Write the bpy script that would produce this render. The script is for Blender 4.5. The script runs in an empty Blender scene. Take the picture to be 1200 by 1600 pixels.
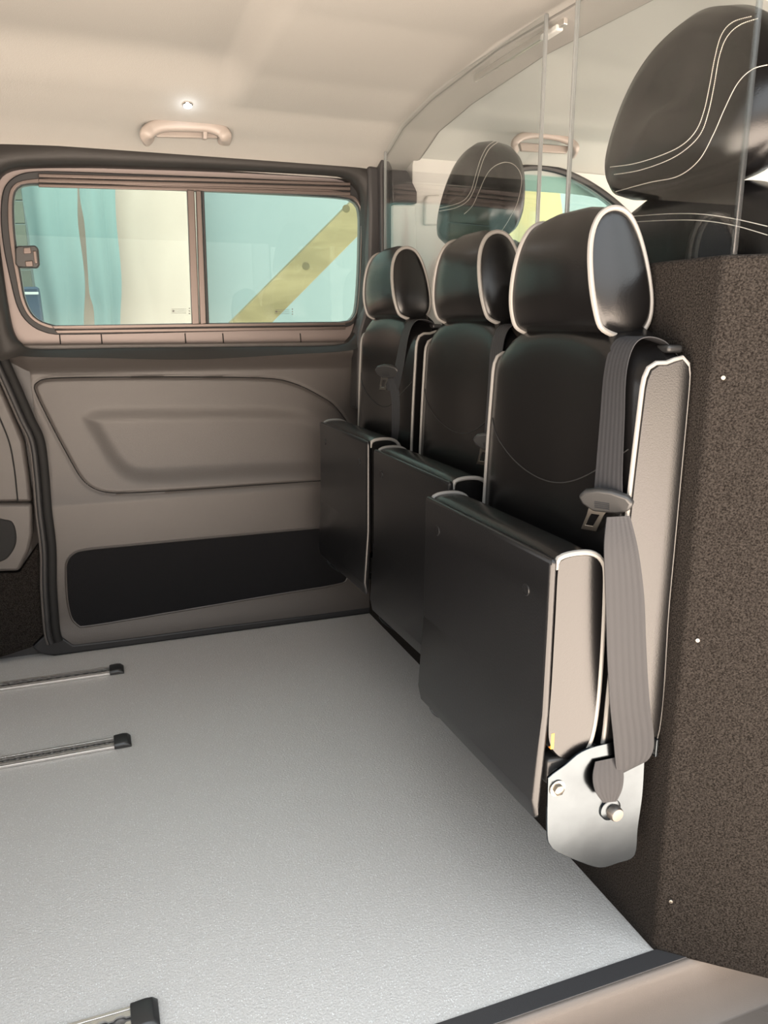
import bpy, bmesh, math, random
import numpy as np
from mathutils import Vector, Matrix
from mathutils.bvhtree import BVHTree
random.seed(4)
S = bpy.context.scene
COL = S.collection
# ------------------------------------------------------------------ camera
F = 1200.0; PITCH = math.radians(13.67); YAW = math.radians(20.5); CZ = 1.0
cam = bpy.data.cameras.new('camera'); cam_o = bpy.data.objects.new('camera', cam); COL.objects.link(cam_o)
cam.sensor_fit = 'VERTICAL'; cam.sensor_height = 24.0; cam.lens = 24.0 * F / 1600.0
cam.clip_start = 0.02; cam.clip_end = 200
cam_o.location = (0, 0, CZ)
cam_o.rotation_euler = (math.pi/2 - PITCH, 0, -YAW)
S.camera = cam_o
# ------------------------------------------------------------------ world: pale sky over warm sunlit yard
W = bpy.data.worlds.new('world'); S.world = W; W.use_nodes = True
nt = W.node_tree; nt.nodes.clear()
wo = nt.nodes.new('ShaderNodeOutputWorld'); wb = nt.nodes.new('ShaderNodeBackground')
tc = nt.nodes.new('ShaderNodeTexCoord'); sp = nt.nodes.new('ShaderNodeSeparateXYZ')
nt.links.new(tc.outputs['Generated'], sp.inputs[0])
def wramp(stops):
    mr = nt.nodes.new('ShaderNodeMapRange'); mr.inputs['From Min'].default_value = -1; mr.inputs['From Max'].default_value = 1
    rp = nt.nodes.new('ShaderNodeValToRGB'); nt.links.new(sp.outputs['Z'], mr.inputs['Value']); nt.links.new(mr.outputs[0], rp.inputs[0])
    cr = rp.color_ramp
    cr.elements[0].position = stops[0][0]; cr.elements[0].color = (*stops[0][1], 1)
    cr.elements[1].position = stops[-1][0]; cr.elements[1].color = (*stops[-1][1], 1)
    for p, c in stops[1:-1]:
        e = cr.elements.new(p); e.color = (*c, 1)
    return rp
# open sunlit yard on the near side (-y), shaded yard on the far side (+y)
near_r = wramp([(0.0, (3.0, 2.52, 2.08)), (.40, (3.1, 2.56, 2.10)), (.47, (2.1, 1.72, 1.40)), (.515, (.50, .40, .33)), (.60, (.45, .42, .38)), (.70, (.72, .75, .77)), (1.0, (.68, .76, .83))])
far_r = wramp([(0.0, (.50, .45, .40)), (.5, (.50, .48, .45)), (.6, (.75, .76, .76)), (1.0, (.80, .86, .90))])
my = nt.nodes.new('ShaderNodeMapRange'); my.interpolation_type = 'SMOOTHSTEP'; my.inputs['From Min'].default_value = .3; my.inputs['From Max'].default_value = -.3
nt.links.new(sp.outputs['Y'], my.inputs['Value'])
mx = nt.nodes.new('ShaderNodeMix'); mx.data_type = 'RGBA'; mx.clamp_result = False
nt.links.new(my.outputs[0], mx.inputs['Factor']); nt.links.new(far_r.outputs[0], mx.inputs['A']); nt.links.new(near_r.outputs[0], mx.inputs['B'])
nt.links.new(mx.outputs['Result'], wb.inputs[0]); nt.links.new(wb.outputs[0], wo.inputs[0])
wb.inputs[1].default_value = 5.0
S.view_settings.view_transform = 'Standard'; S.view_settings.look = 'None'
S.view_settings.exposure = 0.0; S.view_settings.gamma = 1.0; S.view_settings.use_curve_mapping = False
S.cycles.max_bounces = 12; S.cycles.diffuse_bounces = 6; S.cycles.transmission_bounces = 10; S.cycles.transparent_max_bounces = 16

# ------------------------------------------------------------------ survey helpers: where a sight line meets a plane
_sy, _cy, _sp, _cp = math.sin(YAW), math.cos(YAW), math.sin(PITCH), math.cos(PITCH)
def ray(px, py):
    u, v = px-600, 800-py
    return Vector((F*_sy*_cp+u*_cy+v*_sy*_sp, F*_cy*_cp-u*_sy+v*_cy*_sp, -F*_sp+v*_cp))
def PY(px, py, y): d = ray(px, py); return Vector((0, 0, CZ)) + d*(y/d.y)
def PX(px, py, x): d = ray(px, py); return Vector((0, 0, CZ)) + d*(x/d.x)
def PZ(px, py, z): d = ray(px, py); return Vector((0, 0, CZ)) + d*((z-CZ)/d.z)

# ------------------------------------------------------------------ materials
def mat(name, col, rough=0.5, metal=0.0, bump=0.0, bscale=200, spec=0.5, var=0.0, vscale=5, sheen=0.0, coat=0.0, col2=None, detail=4, bdist=0.002):
    m = bpy.data.materials.new(name); m.use_nodes = True
    n = m.node_tree; b = n.nodes['Principled BSDF']
    b.inputs['Base Color'].default_value = (*col, 1); b.inputs['Roughness'].default_value = rough
    b.inputs['Metallic'].default_value = metal; b.inputs['Specular IOR Level'].default_value = spec
    b.inputs['Sheen Weight'].default_value = sheen; b.inputs['Coat Weight'].default_value = coat
    t = n.nodes.new('ShaderNodeTexCoord')
    if bump:
        no = n.nodes.new('ShaderNodeTexNoise'); no.inputs['Scale'].default_value = bscale; no.inputs['Detail'].default_value = detail
        bu = n.nodes.new('ShaderNodeBump'); bu.inputs['Strength'].default_value = bump; bu.inputs['Distance'].default_value = bdist
        n.links.new(t.outputs['Object'], no.inputs['Vector']); n.links.new(no.outputs['Fac'], bu.inputs['Height'])
        n.links.new(bu.outputs[0], b.inputs['Normal'])
    if var:
        no = n.nodes.new('ShaderNodeTexNoise'); no.inputs['Scale'].default_value = vscale; no.inputs['Detail'].default_value = 5
        r = n.nodes.new('ShaderNodeValToRGB'); c2 = col2 or tuple(c*(1-var) for c in col)
        r.color_ramp.elements[0].position = .35; r.color_ramp.elements[1].position = .65
        r.color_ramp.elements[0].color = (*c2, 1); r.color_ramp.elements[1].color = (*col, 1)
        n.links.new(t.outputs['Object'], no.inputs['Vector']); n.links.new(no.outputs['Fac'], r.inputs[0]); n.links.new(r.outputs[0], b.inputs['Base Color'])
    return m
M = {}
M['leather'] = mat('black_leather', (0.0035, 0.0033, 0.0034), 0.27, bump=0.10, bscale=420, spec=0.5)
M['vinyl'] = mat('black_vinyl', (0.005, 0.005, 0.0055), 0.31, bump=0.1, bscale=300)
M['piping'] = mat('grey_piping', (0.19, 0.182, 0.17), 0.45)
M['thread'] = mat('white_thread', (0.6, 0.57, 0.52), 0.7)
M['dark_thread'] = mat('dark_thread', (0.02, 0.02, 0.02), 0.8, spec=.2)
M['carpet'] = mat('brown_black_carpet', (0.030, 0.026, 0.023), 0.95, bump=1.0, bscale=450, var=.6, vscale=380, spec=0.05, bdist=.003, col2=(0.007, 0.0058, 0.005))
M['carpet_black'] = mat('black_carpet', (0.012, 0.012, 0.013), 0.95, bump=.6, bscale=500, spec=0.05)
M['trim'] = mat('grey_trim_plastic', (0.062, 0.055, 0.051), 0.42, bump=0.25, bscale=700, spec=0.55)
M['trim_mid'] = mat('shaded_trim_plastic', (0.018, 0.0165, 0.0155), 0.55, bump=.2, bscale=600, spec=.35)  # grey trim plastic darkened: the window surround's shade is put into the colour
M['trim_dark'] = mat('dark_trim_plastic', (0.032, 0.031, 0.032), 0.42, bump=0.2, bscale=600)
M['rubber'] = mat('rubber', (0.010, 0.010, 0.011), 0.55)
M['groove'] = mat('groove_black', (0.006, 0.006, 0.006), 0.8)
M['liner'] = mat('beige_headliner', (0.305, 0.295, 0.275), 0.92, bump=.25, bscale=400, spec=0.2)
M['liner_plastic'] = mat('beige_plastic', (0.27, 0.235, 0.21), 0.4)
M['cab_white'] = mat('pale_grey_trim', (0.50, 0.50, 0.48), 0.5)
M['steel'] = mat('brushed_steel', (0.072, 0.083, 0.092), 0.22, metal=1.0, bump=.1, bscale=12, var=.18, vscale=14)
M['zinc'] = mat('zinc_bolt', (0.26, 0.24, 0.21), 0.35, metal=1.0)
M['knot'] = mat('timber_knot', (.10, .075, .035), .8)
M['dull_bolt'] = mat('dull_bolt_metal', (0.16, 0.145, 0.13), 0.4, metal=.8)
M['track_slot'] = mat('dark_slot_metal', (0.16, 0.155, 0.15), 0.5, metal=.8)  # slot metal made darker than the rails beside it
M['step'] = mat('pale_step_plastic', (0.105, 0.088, 0.076), 0.45, bump=.2, bscale=600)
M['bow_line'] = mat('roof_crease', (0.16, 0.155, 0.145), 0.8)
M['alu'] = mat('aluminium', (0.80, 0.77, 0.74), 0.40, metal=1.0)
M['chrome'] = mat('chrome', (0.75, 0.68, 0.62), 0.15, metal=1.0)
M['frame'] = mat('anodised_window_frame', (0.13, 0.105, 0.095), 0.32, metal=0.6)
M['body'] = mat('painted_body_metal', (0.18, 0.15, 0.14), 0.4, metal=.3)
M['black_plastic'] = mat('black_plastic', (0.02, 0.02, 0.02), 0.38)
M['blue'] = mat('blue_paint', (0.012, 0.03, 0.055), 0.4)
M['teal'] = mat('pale_teal_panel', (0.19, 0.225, 0.225), 0.6, var=.05, vscale=1.5)
M['teal2'] = mat('teal_sheet', (0.15, 0.21, 0.205), 0.6, var=.06, vscale=2)
M['orange'] = mat('orange_label', (0.55, 0.2, 0.03), 0.5)
def mat_floor():
    m = mat('speckled_grey_vinyl', (0.19, 0.192, 0.2), 0.40, bump=.7, bscale=240, spec=.5)
    n = m.node_tree; b = n.nodes['Principled BSDF']
    t = n.nodes.new('ShaderNodeTexCoord'); v = n.nodes.new('ShaderNodeTexVoronoi'); v.inputs['Scale'].default_value = 260
    cmp = n.nodes.new('ShaderNodeValToRGB'); cmp.color_ramp.elements[0].position = .14; cmp.color_ramp.elements[1].position = .30
    cmp.color_ramp.elements[0].color = (1, 1, 1, 1); cmp.color_ramp.elements[1].color = (0, 0, 0, 1)
    sep = n.nodes.new('ShaderNodeSeparateColor'); gt = n.nodes.new('ShaderNodeMath'); gt.operation = 'GREATER_THAN'; gt.inputs[1].default_value = .55
    mu = n.nodes.new('ShaderNodeMath'); mu.operation = 'MULTIPLY'
    no = n.nodes.new('ShaderNodeTexNoise'); no.inputs['Scale'].default_value = 420; no.inputs['Detail'].default_value = 3
    r = n.nodes.new('ShaderNodeValToRGB'); r.color_ramp.elements[0].position = .3; r.color_ramp.elements[1].position = .7
    r.color_ramp.elements[0].color = (0.36, 0.345, 0.33, 1); r.color_ramp.elements[1].color = (0.48, 0.465, 0.445, 1)
    mx = n.nodes.new('ShaderNodeMix'); mx.data_type = 'RGBA'; mx.inputs['B'].default_value = (.62, .63, .62, 1)
    L = n.links.new
    L(t.outputs['Object'], v.inputs['Vector']); L(t.outputs['Object'], no.inputs['Vector']); L(v.outputs['Distance'], cmp.inputs[0])
    L(v.outputs['Color'], sep.inputs[0]); L(sep.outputs[0], gt.inputs[0]); L(gt.outputs[0], mu.inputs[0]); L(cmp.outputs[0], mu.inputs[1])
    L(no.outputs['Fac'], r.inputs[0]); L(r.outputs[0], mx.inputs['A']); L(mu.outputs[0], mx.inputs['Factor']); L(mx.outputs['Result'], b.inputs['Base Color'])
    return m
M['floor'] = mat_floor()
def mat_wood(name, c1, c2, scale=6, stretch=(1, 1, .15), rough=.6):
    m = bpy.data.materials.new(name); m.use_nodes = True; n = m.node_tree; b = n.nodes['Principled BSDF']; b.inputs['Roughness'].default_value = rough
    t = n.nodes.new('ShaderNodeTexCoord'); mp = n.nodes.new('ShaderNodeMapping'); mp.inputs['Scale'].default_value = stretch
    w = n.nodes.new('ShaderNodeTexNoise'); w.inputs['Scale'].default_value = scale; w.inputs['Detail'].default_value = 6; w.inputs['Distortion'].default_value = 1.2
    r = n.nodes.new('ShaderNodeValToRGB'); r.color_ramp.elements[0].color = (*c1, 1); r.color_ramp.elements[1].color = (*c2, 1)
    r.color_ramp.elements[0].position = .35; r.color_ramp.elements[1].position = .65
    n.links.new(t.outputs['Object'], mp.inputs[0]); n.links.new(mp.outputs[0], w.inputs['Vector']); n.links.new(w.outputs['Fac'], r.inputs[0]); n.links.new(r.outputs[0], b.inputs['Base Color'])
    return m
M['ply'] = mat_wood('pale_plywood', (.44, .33, .28), (.49, .37, .315), 5, (1, 1, .3))
M['timber'] = mat_wood('treated_timber', (.165, .12, .055), (.245, .18, .09), 7, (.25, 1, 1))
M['shed'] = mat_wood('green_grey_boards', (.06, .065, .05), (.085, .09, .07), 6, (.2, 1, 1))
M['leaf'] = mat('yellow_green_board', (.34, .25, .11), .7, var=.5, vscale=4, col2=(.22, .19, .10))
def mat_glass(name, col, ior=1.45, thin=True):
    m = bpy.data.materials.new(name); m.use_nodes = True; n = m.node_tree; n.nodes.clear()
    o = n.nodes.new('ShaderNodeOutputMaterial'); tr = n.nodes.new('ShaderNodeBsdfTransparent'); tr.inputs[0].default_value = (*col, 1)
    g = n.nodes.new('ShaderNodeBsdfGlossy'); g.inputs['Roughness'].default_value = 0.0
    f = n.nodes.new('ShaderNodeFresnel'); f.inputs['IOR'].default_value = ior
    mx = n.nodes.new('ShaderNodeMixShader')
    ge = n.nodes.new('ShaderNodeNewGeometry'); q = n.nodes.new('ShaderNodeMapRange')
    q.inputs['To Min'].default_value = ior; q.inputs['To Max'].default_value = 1/ior
    n.links.new(ge.outputs['Backfacing'], q.inputs['Value']); n.links.new(q.outputs[0], f.inputs['IOR'])
    n.links.new(f.outputs[0], mx.inputs[0]); n.links.new(tr.outputs[0], mx.inputs[1]); n.links.new(g.outputs[0], mx.inputs[2]); n.links.new(mx.outputs[0], o.inputs[0])
    return m
M['glass'] = mat_glass('tinted_glass', (.80, .93, .91), 1.28)
M['perspex'] = mat_glass('clear_perspex', (.96, .97, .97), 1.5)
M['perspex_rim'] = mat_glass('perspex_rim', (.78, .80, .80), 1.5)
M['perspex_edge'] = mat('polished_perspex_edge', (.36, .38, .38), .15, coat=.5)
M['perspex_edge'].node_tree.nodes['Principled BSDF'].inputs['Transmission Weight'].default_value = .55
def mat_webbing():
    m = mat('grey_seat_belt_webbing', (0.020, 0.020, 0.022), 0.60, spec=.35)
    n = m.node_tree; b = n.nodes['Principled BSDF']; uv = n.nodes.new('ShaderNodeUVMap')
    s = n.nodes.new('ShaderNodeSeparateXYZ'); 
    a = n.nodes.new('ShaderNodeMath'); a.operation = 'MULTIPLY'; a.inputs[1].default_value = 2*math.pi*6
    c = n.nodes.new('ShaderNodeMath'); c.operation = 'COSINE'
    a2 = n.nodes.new('ShaderNodeMath'); a2.operation = 'MULTIPLY'; a2.inputs[1].default_value = 2*math.pi*900
    c2 = n.nodes.new('ShaderNodeMath'); c2.operation = 'SINE'
    ad = n.nodes.new('ShaderNodeMath'); ad.operation = 'MULTIPLY_ADD'; ad.inputs[1].default_value = .35
    bu = n.nodes.new('ShaderNodeBump'); bu.inputs['Strength'].default_value = .25; bu.inputs['Distance'].default_value = .001
    L = n.links.new
    L(uv.outputs[0], s.inputs[0]); L(s.outputs['X'], a.inputs[0]); L(a.outputs[0], c.inputs[0]); L(s.outputs['Y'], a2.inputs[0]); L(a2.outputs[0], c2.inputs[0])
    L(c2.outputs[0], ad.inputs[0]); L(c.outputs[0], ad.inputs[2]); L(ad.outputs[0], bu.inputs['Height']); L(bu.outputs[0], b.inputs['Normal'])
    return m
M['web'] = mat_webbing()

# ------------------------------------------------------------------ object helpers
def tag(o, label=None, cat=None, group=None, kind=None):
    if label: o['label'] = label
    if cat: o['category'] = cat
    if group: o['group'] = group
    if kind: o['kind'] = kind
    return o
def empty(name, loc, label=None, cat=None, group=None, kind=None):
    o = bpy.data.objects.new(name, None); COL.objects.link(o); o.location = loc; o.empty_display_size = .05
    return tag(o, label, cat, group, kind)
def wloc(o):
    l = Vector((0, 0, 0))
    while o is not None: l += Vector(o.location); o = o.parent
    return l
def obj(name, verts, faces, m, parent=None, smooth=40, uvs=None, base=None):
    """verts in world space; the object's origin goes to the parent's origin (or base)."""
    me = bpy.data.meshes.new(name)
    org = wloc(parent) if parent is not None else Vector(base or (0, 0, 0))
    me.from_pydata([tuple(Vector(v)-org) for v in verts], [], [tuple(f) for f in faces])
    bm = bmesh.new(); bm.from_mesh(me); bmesh.ops.recalc_face_normals(bm, faces=bm.faces); bm.to_mesh(me); bm.free()
    if uvs is not None:
        ul = me.uv_layers.new(name='UVMap')
        for lp in me.loops: ul.data[lp.index].uv = uvs[lp.vertex_index]
    me.materials.append(M[m] if isinstance(m, str) else m)
    o = bpy.data.objects.new(name, me); COL.objects.link(o)
    if parent is not None: o.parent = parent
    else: o.location = org
    if smooth is not None:
        me.shade_smooth(); me.set_sharp_from_angle(angle=math.radians(smooth))
    return o
def bevel(o, w, seg=3):
    b = o.modifiers.new('bevel', 'BEVEL'); b.width = w; b.segments = seg; b.limit_method = 'ANGLE'; b.angle_limit = math.radians(35); b.harden_normals = False
    return o
class MB:
    def __init__(s): s.v = []; s.f = []
    def add(s, v, f):
        k = len(s.v); s.v += [Vector(p) for p in v]; s.f += [tuple(i+k for i in q) for q in f]; return s
    def box(s, a, b):
        x0, y0, z0 = a; x1, y1, z1 = b
        return s.add([(x0,y0,z0),(x1,y0,z0),(x1,y1,z0),(x0,y1,z0),(x0,y0,z1),(x1,y0,z1),(x1,y1,z1),(x0,y1,z1)],
                     [(0,3,2,1),(4,5,6,7),(0,1,5,4),(1,2,6,5),(2,3,7,6),(3,0,4,7)])
    def prism(s, poly, axis, t):
        """closed polygon of world points extruded by vector t"""
        n = len(poly); t = Vector(t)
        v = [Vector(p) for p in poly]+[Vector(p)+t for p in poly]
        return s.add(v, [tuple(range(n))[::-1], tuple(range(n, 2*n))]+[(i, (i+1) % n, n+(i+1) % n, n+i) for i in range(n)])
    def ring(s, a, b, t):
        n = len(a); t = Vector(t)
        v = [*a, *b, *[Vector(p)+t for p in a], *[Vector(p)+t for p in b]]; f = []
        for i in range(n):
            j = (i+1) % n
            f += [(i, j, n+j, n+i), (2*n+i, 3*n+i, 3*n+j, 2*n+j), (i, 2*n+i, 2*n+j, j), (n+i, n+j, 3*n+j, 3*n+i)]
        return s.add(v, f)
    def tube(s, pts, r, n=8, closed=False, flat=None):
        pts = [Vector(p) for p in pts]; N = len(pts); rings = []
        prev = None
        for i, p in enumerate(pts):
            if closed: d = pts[(i+1) % N]-pts[i-1]
            else: d = pts[min(i+1, N-1)]-pts[max(i-1, 0)]
            d.normalize()
            if prev is None:
                a = Vector((0, 0, 1)) if abs(d.z) < .9 else Vector((1, 0, 0)); nrm = d.cross(a).normalized()
            else: nrm = (prev-d*prev.dot(d)).normalized()
            prev = nrm; bn = d.cross(nrm)
            rr = r[i] if isinstance(r, (list, tuple)) else r
            rings.append([p+(nrm*math.cos(2*math.pi*k/n)+bn*math.sin(2*math.pi*k/n))*rr for k in range(n)])
        v = [q for g in rings for q in g]; f = []
        for i in range(N if closed else N-1):
            j = (i+1) % N
            for k in range(n): f.append((i*n+k, i*n+(k+1) % n, j*n+(k+1) % n, j*n+k))
        if not closed: f += [tuple(range(n))[::-1], tuple((N-1)*n+k for k in range(n))]
        return s.add(v, f)
    def cyl(s, a, b, r, n=20, r2=None): return s.tube([a, b], [r, r2 if r2 is not None else r], n)
    def lathe(s, o, axis, prof, n=24):
        axis = Vector(axis).normalized(); a = Vector((0, 0, 1)) if abs(axis.z) < .9 else Vector((1, 0, 0))
        u = axis.cross(a).normalized(); w = axis.cross(u); o = Vector(o); v = []; f = []
        for (h, r) in prof:
            for k in range(n): v.append(o+axis*h+(u*math.cos(2*math.pi*k/n)+w*math.sin(2*math.pi*k/n))*r)
        for i in range(len(prof)-1):
            for k in range(n): f.append((i*n+k, i*n+(k+1) % n, (i+1)*n+(k+1) % n, (i+1)*n+k))
        f += [tuple(range(n))[::-1], tuple((len(prof)-1)*n+k for k in range(n))]
        return s.add(v, f)
    def loft(s, loops, cap=True, closed=True):
        n = len(loops[0]); v = [q for l in loops for q in l]; f = []
        for i in range(len(loops)-1):
            for k in range(n if closed else n-1): f.append((i*n+k, i*n+(k+1) % n, (i+1)*n+(k+1) % n, (i+1)*n+k))
        if cap: f += [tuple(range(n))[::-1], tuple((len(loops)-1)*n+k for k in range(n))]
        return s.add(v, f)
    def build(s, name, m, parent=None, smooth=40, bev=None, seg=3, base=None):
        o = obj(name, s.v, s.f, m, parent, smooth, base=base)
        if bev: bevel(o, bev, seg)
        return o
def catmull(pts, n=8, closed=False):
    P = [Vector(p) for p in pts]; N = len(P); out = []
    rng = range(N) if closed else range(N-1)
    for i in rng:
        if closed: a, b, c, d = P[i-1], P[i], P[(i+1) % N], P[(i+2) % N]
        else: a, b, c, d = P[max(i-1, 0)], P[i], P[i+1], P[min(i+2, N-1)]
        for k in range(n):
            t = k/n
            out.append(.5*((2*b)+(c-a)*t+(2*a-5*b+4*c-d)*t*t+(3*b-a-3*c+d)*t*t*t))
    if not closed: out.append(P[-1])
    return out
def resample(pts, n, closed=True):
    P = [Vector(p) for p in pts]; Q = P+[P[0]] if closed else P
    L = [0]
    for i in range(len(Q)-1): L.append(L[-1]+(Q[i+1]-Q[i]).length)
    out = []; j = 0
    for k in range(n):
        t = L[-1]*k/(n if closed else n-1)
        while j < len(Q)-2 and L[j+1] < t: j += 1
        dd = L[j+1]-L[j]; out.append(Q[j].lerp(Q[j+1], (t-L[j])/dd if dd > 0 else 0))
    return out
def angular(pts, c, n=160):
    """resample a closed xz outline at equal bearings round c, keeping its plane"""
    out = []; P = [Vector(p) for p in pts]
    for k in range(n):
        a = 2*math.pi*k/n; d = Vector((math.cos(a), math.sin(a))); best = None
        for i in range(len(P)):
            p, q = P[i], P[(i+1) % len(P)]
            e = Vector((q.x-p.x, q.z-p.z)); w = Vector((p.x-c[0], p.z-c[1]))
            den = d.x*e.y-d.y*e.x
            if abs(den) < 1e-12: continue
            t = (w.x*e.y-w.y*e.x)/den; u = (w.x*d.y-w.y*d.x)/den
            if t > 0 and -1e-6 <= u <= 1+1e-6 and (best is None or t > best[0]): best = (t, p.y+(q.y-p.y)*u)
        out.append(Vector((c[0]+d.x*best[0], best[1], c[1]+d.y*best[0])))
    return out
def sm(a, b, x):
    t = np.clip((x-a)/(b-a), 0, 1); return t*t*(3-2*t)
def interp(tab, x): return float(np.interp(x, [t[0] for t in tab], [t[1] for t in tab]))
def struct(o): o['kind'] = 'structure'; return o

# ================================================================== SETTING
XB1, XB2 = .785, .852       # faces of the near and far part of the seat partition
FY0, FY1 = .833, 2.45       # floor from sill to far door
# floor
f = MB().box((-1.7, FY0, -.02), (.95, FY1+.03, 0)).build('floor', 'floor', bev=.003); struct(f)
# ceiling: one moulded headliner
zc_tab = [(.86,1.40),(.90,1.473),(.96,1.51),(1.08,1.555),(1.28,1.578),(1.64,1.592),(2.0,1.578),(2.2,1.552),(2.33,1.505),(2.39,1.474),(2.43,1.44)]
def zceil(x, y):
    z = interp(zc_tab, y)
    inner = float(sm(2.22, 2.02, y)*sm(1.06, 1.26, y))
    z += .045*inner*float(sm(.43, .355, x))
    z -= .014*float(sm(.875, .885, x)*sm(1.0, .985, x))*float(sm(2.40, 2.30, y))
    z -= .09*float(sm(1.6, 2.2, x))
    z -= .02*float(sm(.95, 1.1, x))*inner
    return z
xs = sorted(set([round(-1.7+.05*i, 4) for i in range(79)]+[round(.33+.008*i, 4) for i in range(14)]+[round(.865+.004*i, 4) for i in range(36)]))
ys = list(np.linspace(.86, 2.43, 90))
def roof(name, xs, m):
    V = []; Fc = []; ny = len(ys)
    for dz in (0, .05):
        k0 = len(V)
        for x in xs:
            for y in ys: V.append((x, y, zceil(x, y)+dz))
        for i in range(len(xs)-1):
            for j in range(ny-1):
                q = (k0+i*ny+j, k0+i*ny+j+1, k0+(i+1)*ny+j+1, k0+(i+1)*ny+j); Fc.append(q if dz == 0 else q[::-1])
    struct(obj(name, V, Fc, m, smooth=60))
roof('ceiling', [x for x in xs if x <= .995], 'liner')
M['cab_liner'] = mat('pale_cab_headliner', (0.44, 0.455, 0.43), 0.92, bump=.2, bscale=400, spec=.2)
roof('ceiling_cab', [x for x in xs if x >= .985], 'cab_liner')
# crease lines of the roof bow and the clip slot
t1 = MB()
for x in (.881, .993):
    t1.tube([(x, y, zceil(x+(.004 if x < .9 else -.004), y)+.003) for y in np.linspace(1.0, 2.36, 60)], .0017, 6)
struct(t1.build('trim_1', 'bow_line'))
slot = empty('roof_clip_channel', (.90, 1.6, 1.57), 'long thin metal clip channel in the beige roof above the clear screens', 'clip channel')
MB().box((.898, 1.42, 1.558), (.906, 1.80, 1.572)).build('channel', 'alu', slot, bev=.002)
MB().box((.894, 1.44, 1.554), (.910, 1.50, 1.566)).build('clip', 'cab_white', slot, bev=.003)
# other sides of the van body (mostly out of view; they shade the cabin)
struct(MB().box((-1.75, .7, -.05), (-1.7, 2.6, .80)).box((-1.75, .7, .8), (-1.7, .95, 1.62)).box((-1.75, 2.35, .8), (-1.7, 2.6, 1.62)).box((-1.75, 1.60, .8), (-1.7, 1.70, 1.62)).box((-1.75, .95, 1.42), (-1.7, 2.35, 1.62)).build('wall_rear', 'trim'))
struct(MB().box((-1.7, .78, -.3), (-.55, .84, 1.5)).build('wall_near_rear', 'trim'))
wn = MB().box((1.10, .70, -.3), (2.2, .76, .95)).box((1.10, .76, .95), (1.22, .84, 1.5)); struct(wn.build('wall_near_front', 'trim'))
struct(MB().box((2.0, .7, -.3), (2.2, 2.6, .95)).build('wall_front', 'trim_dark'))
struct(MB().box((.96, .84, -.12), (2.0, 2.45, -.08)).build('floor_cab', 'rubber'))
struct(MB().box((-1.7, .80, 1.46), (1.9, .90, 1.56)).build('trim_2', 'liner'))

# ---------------------------------------------------------------- far side: sliding door
WY = 2.45
def ppoly(pts, y, n=6, smooth=True):
    P = [PY(px, py, y) for px, py in pts]
    return catmull(P, n, True) if smooth else P
def sdf(poly, X, Z):
    """signed distance (negative inside) of grid points to polygon in xz"""
    d = np.full(X.shape, 1e9); inside = np.zeros(X.shape, bool); n = len(poly)
    for i in range(n):
        ax, az = poly[i].x, poly[i].z; bx, bz = poly[(i+1) % n].x, poly[(i+1) % n].z
        ex, ez = bx-ax, bz-az; L = ex*ex+ez*ez
        if L < 1e-14: continue
        t = np.clip(((X-ax)*ex+(Z-az)*ez)/L, 0, 1)
        d = np.minimum(d, (X-ax-t*ex)**2+(Z-az-t*ez)**2)
        c = ((az > Z) != (bz > Z)) & (X < (bx-ax)*(Z-az)/(bz-az+1e-15)+ax)
        inside ^= c
    d = np.sqrt(d); return np.where(inside, -d, d)
insert_px = [(54,612),(57,599),(72,593),(110,591),(200,590),(320,590),(420,592),(462,600),(500,618),(530,640),(560,690),(570,745),(505,751),(400,758),(300,765),(210,770),(170,770),(145,763),(126,747),(105,712),(78,662)]
recess_px = [(128,656),(138,644),(170,638),(300,637),(420,637),(470,642),(510,656),(560,690),(570,735),(500,742),(400,746),(300,752),(240,755),(200,750),(172,728),(150,694)]
carpet_px = [(103,895),(104,878),(113,865),(132,858),(200,851),(350,837),(505,823),(560,820),(572,824),(566,845),(552,880),(541,903),(526,912),(430,928),(280,953),(140,976),(121,974),(111,962),(105,935)]
open_px = [(-8,300),(-2,276),(14,264),(45,259),(110,258),(175,259),(350,265),(500,273),(540,278),(558,290),(567,312),(570,385),(566,460),(560,505),(548,531),(520,540),(400,542),(200,544),(60,546),(34,538),(20,518),(10,470),(0,400),(-6,345)]
Pi = ppoly(insert_px, WY); Pr = ppoly(recess_px, WY); Po = ppoly(open_px, WY-.035)
door = empty('door_1', (.35, WY, 0)); struct(door)
# lower moulded panel as one surface
zt = PY(300, 560, WY).z
gx = np.arange(-.235, .93, .005); gz = np.concatenate([np.arange(.012, zt+.05, .005)])
X, Z = np.meshgrid(gx, gz, indexing='ij')
def door_profile(Z):
    y = WY + .004 + 0*Z
    y = y - .010 + .032*(1-np.exp(-np.maximum(Z-.472, 0)/.13)) - .045*sm(zt-.045, zt+.02, Z)
    y = y - .010*sm(.12, .03, Z)
    return y
Yv = door_profile(Z)
di = sdf(Pi, X, Z); dr = sdf(Pr, X, Z)
Yv = Yv + .005*np.exp(-(di/.004)**2) - .002*sm(0.004, -.004, di)
Yv = Yv + .011*sm(.008, -.050, dr)
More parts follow.
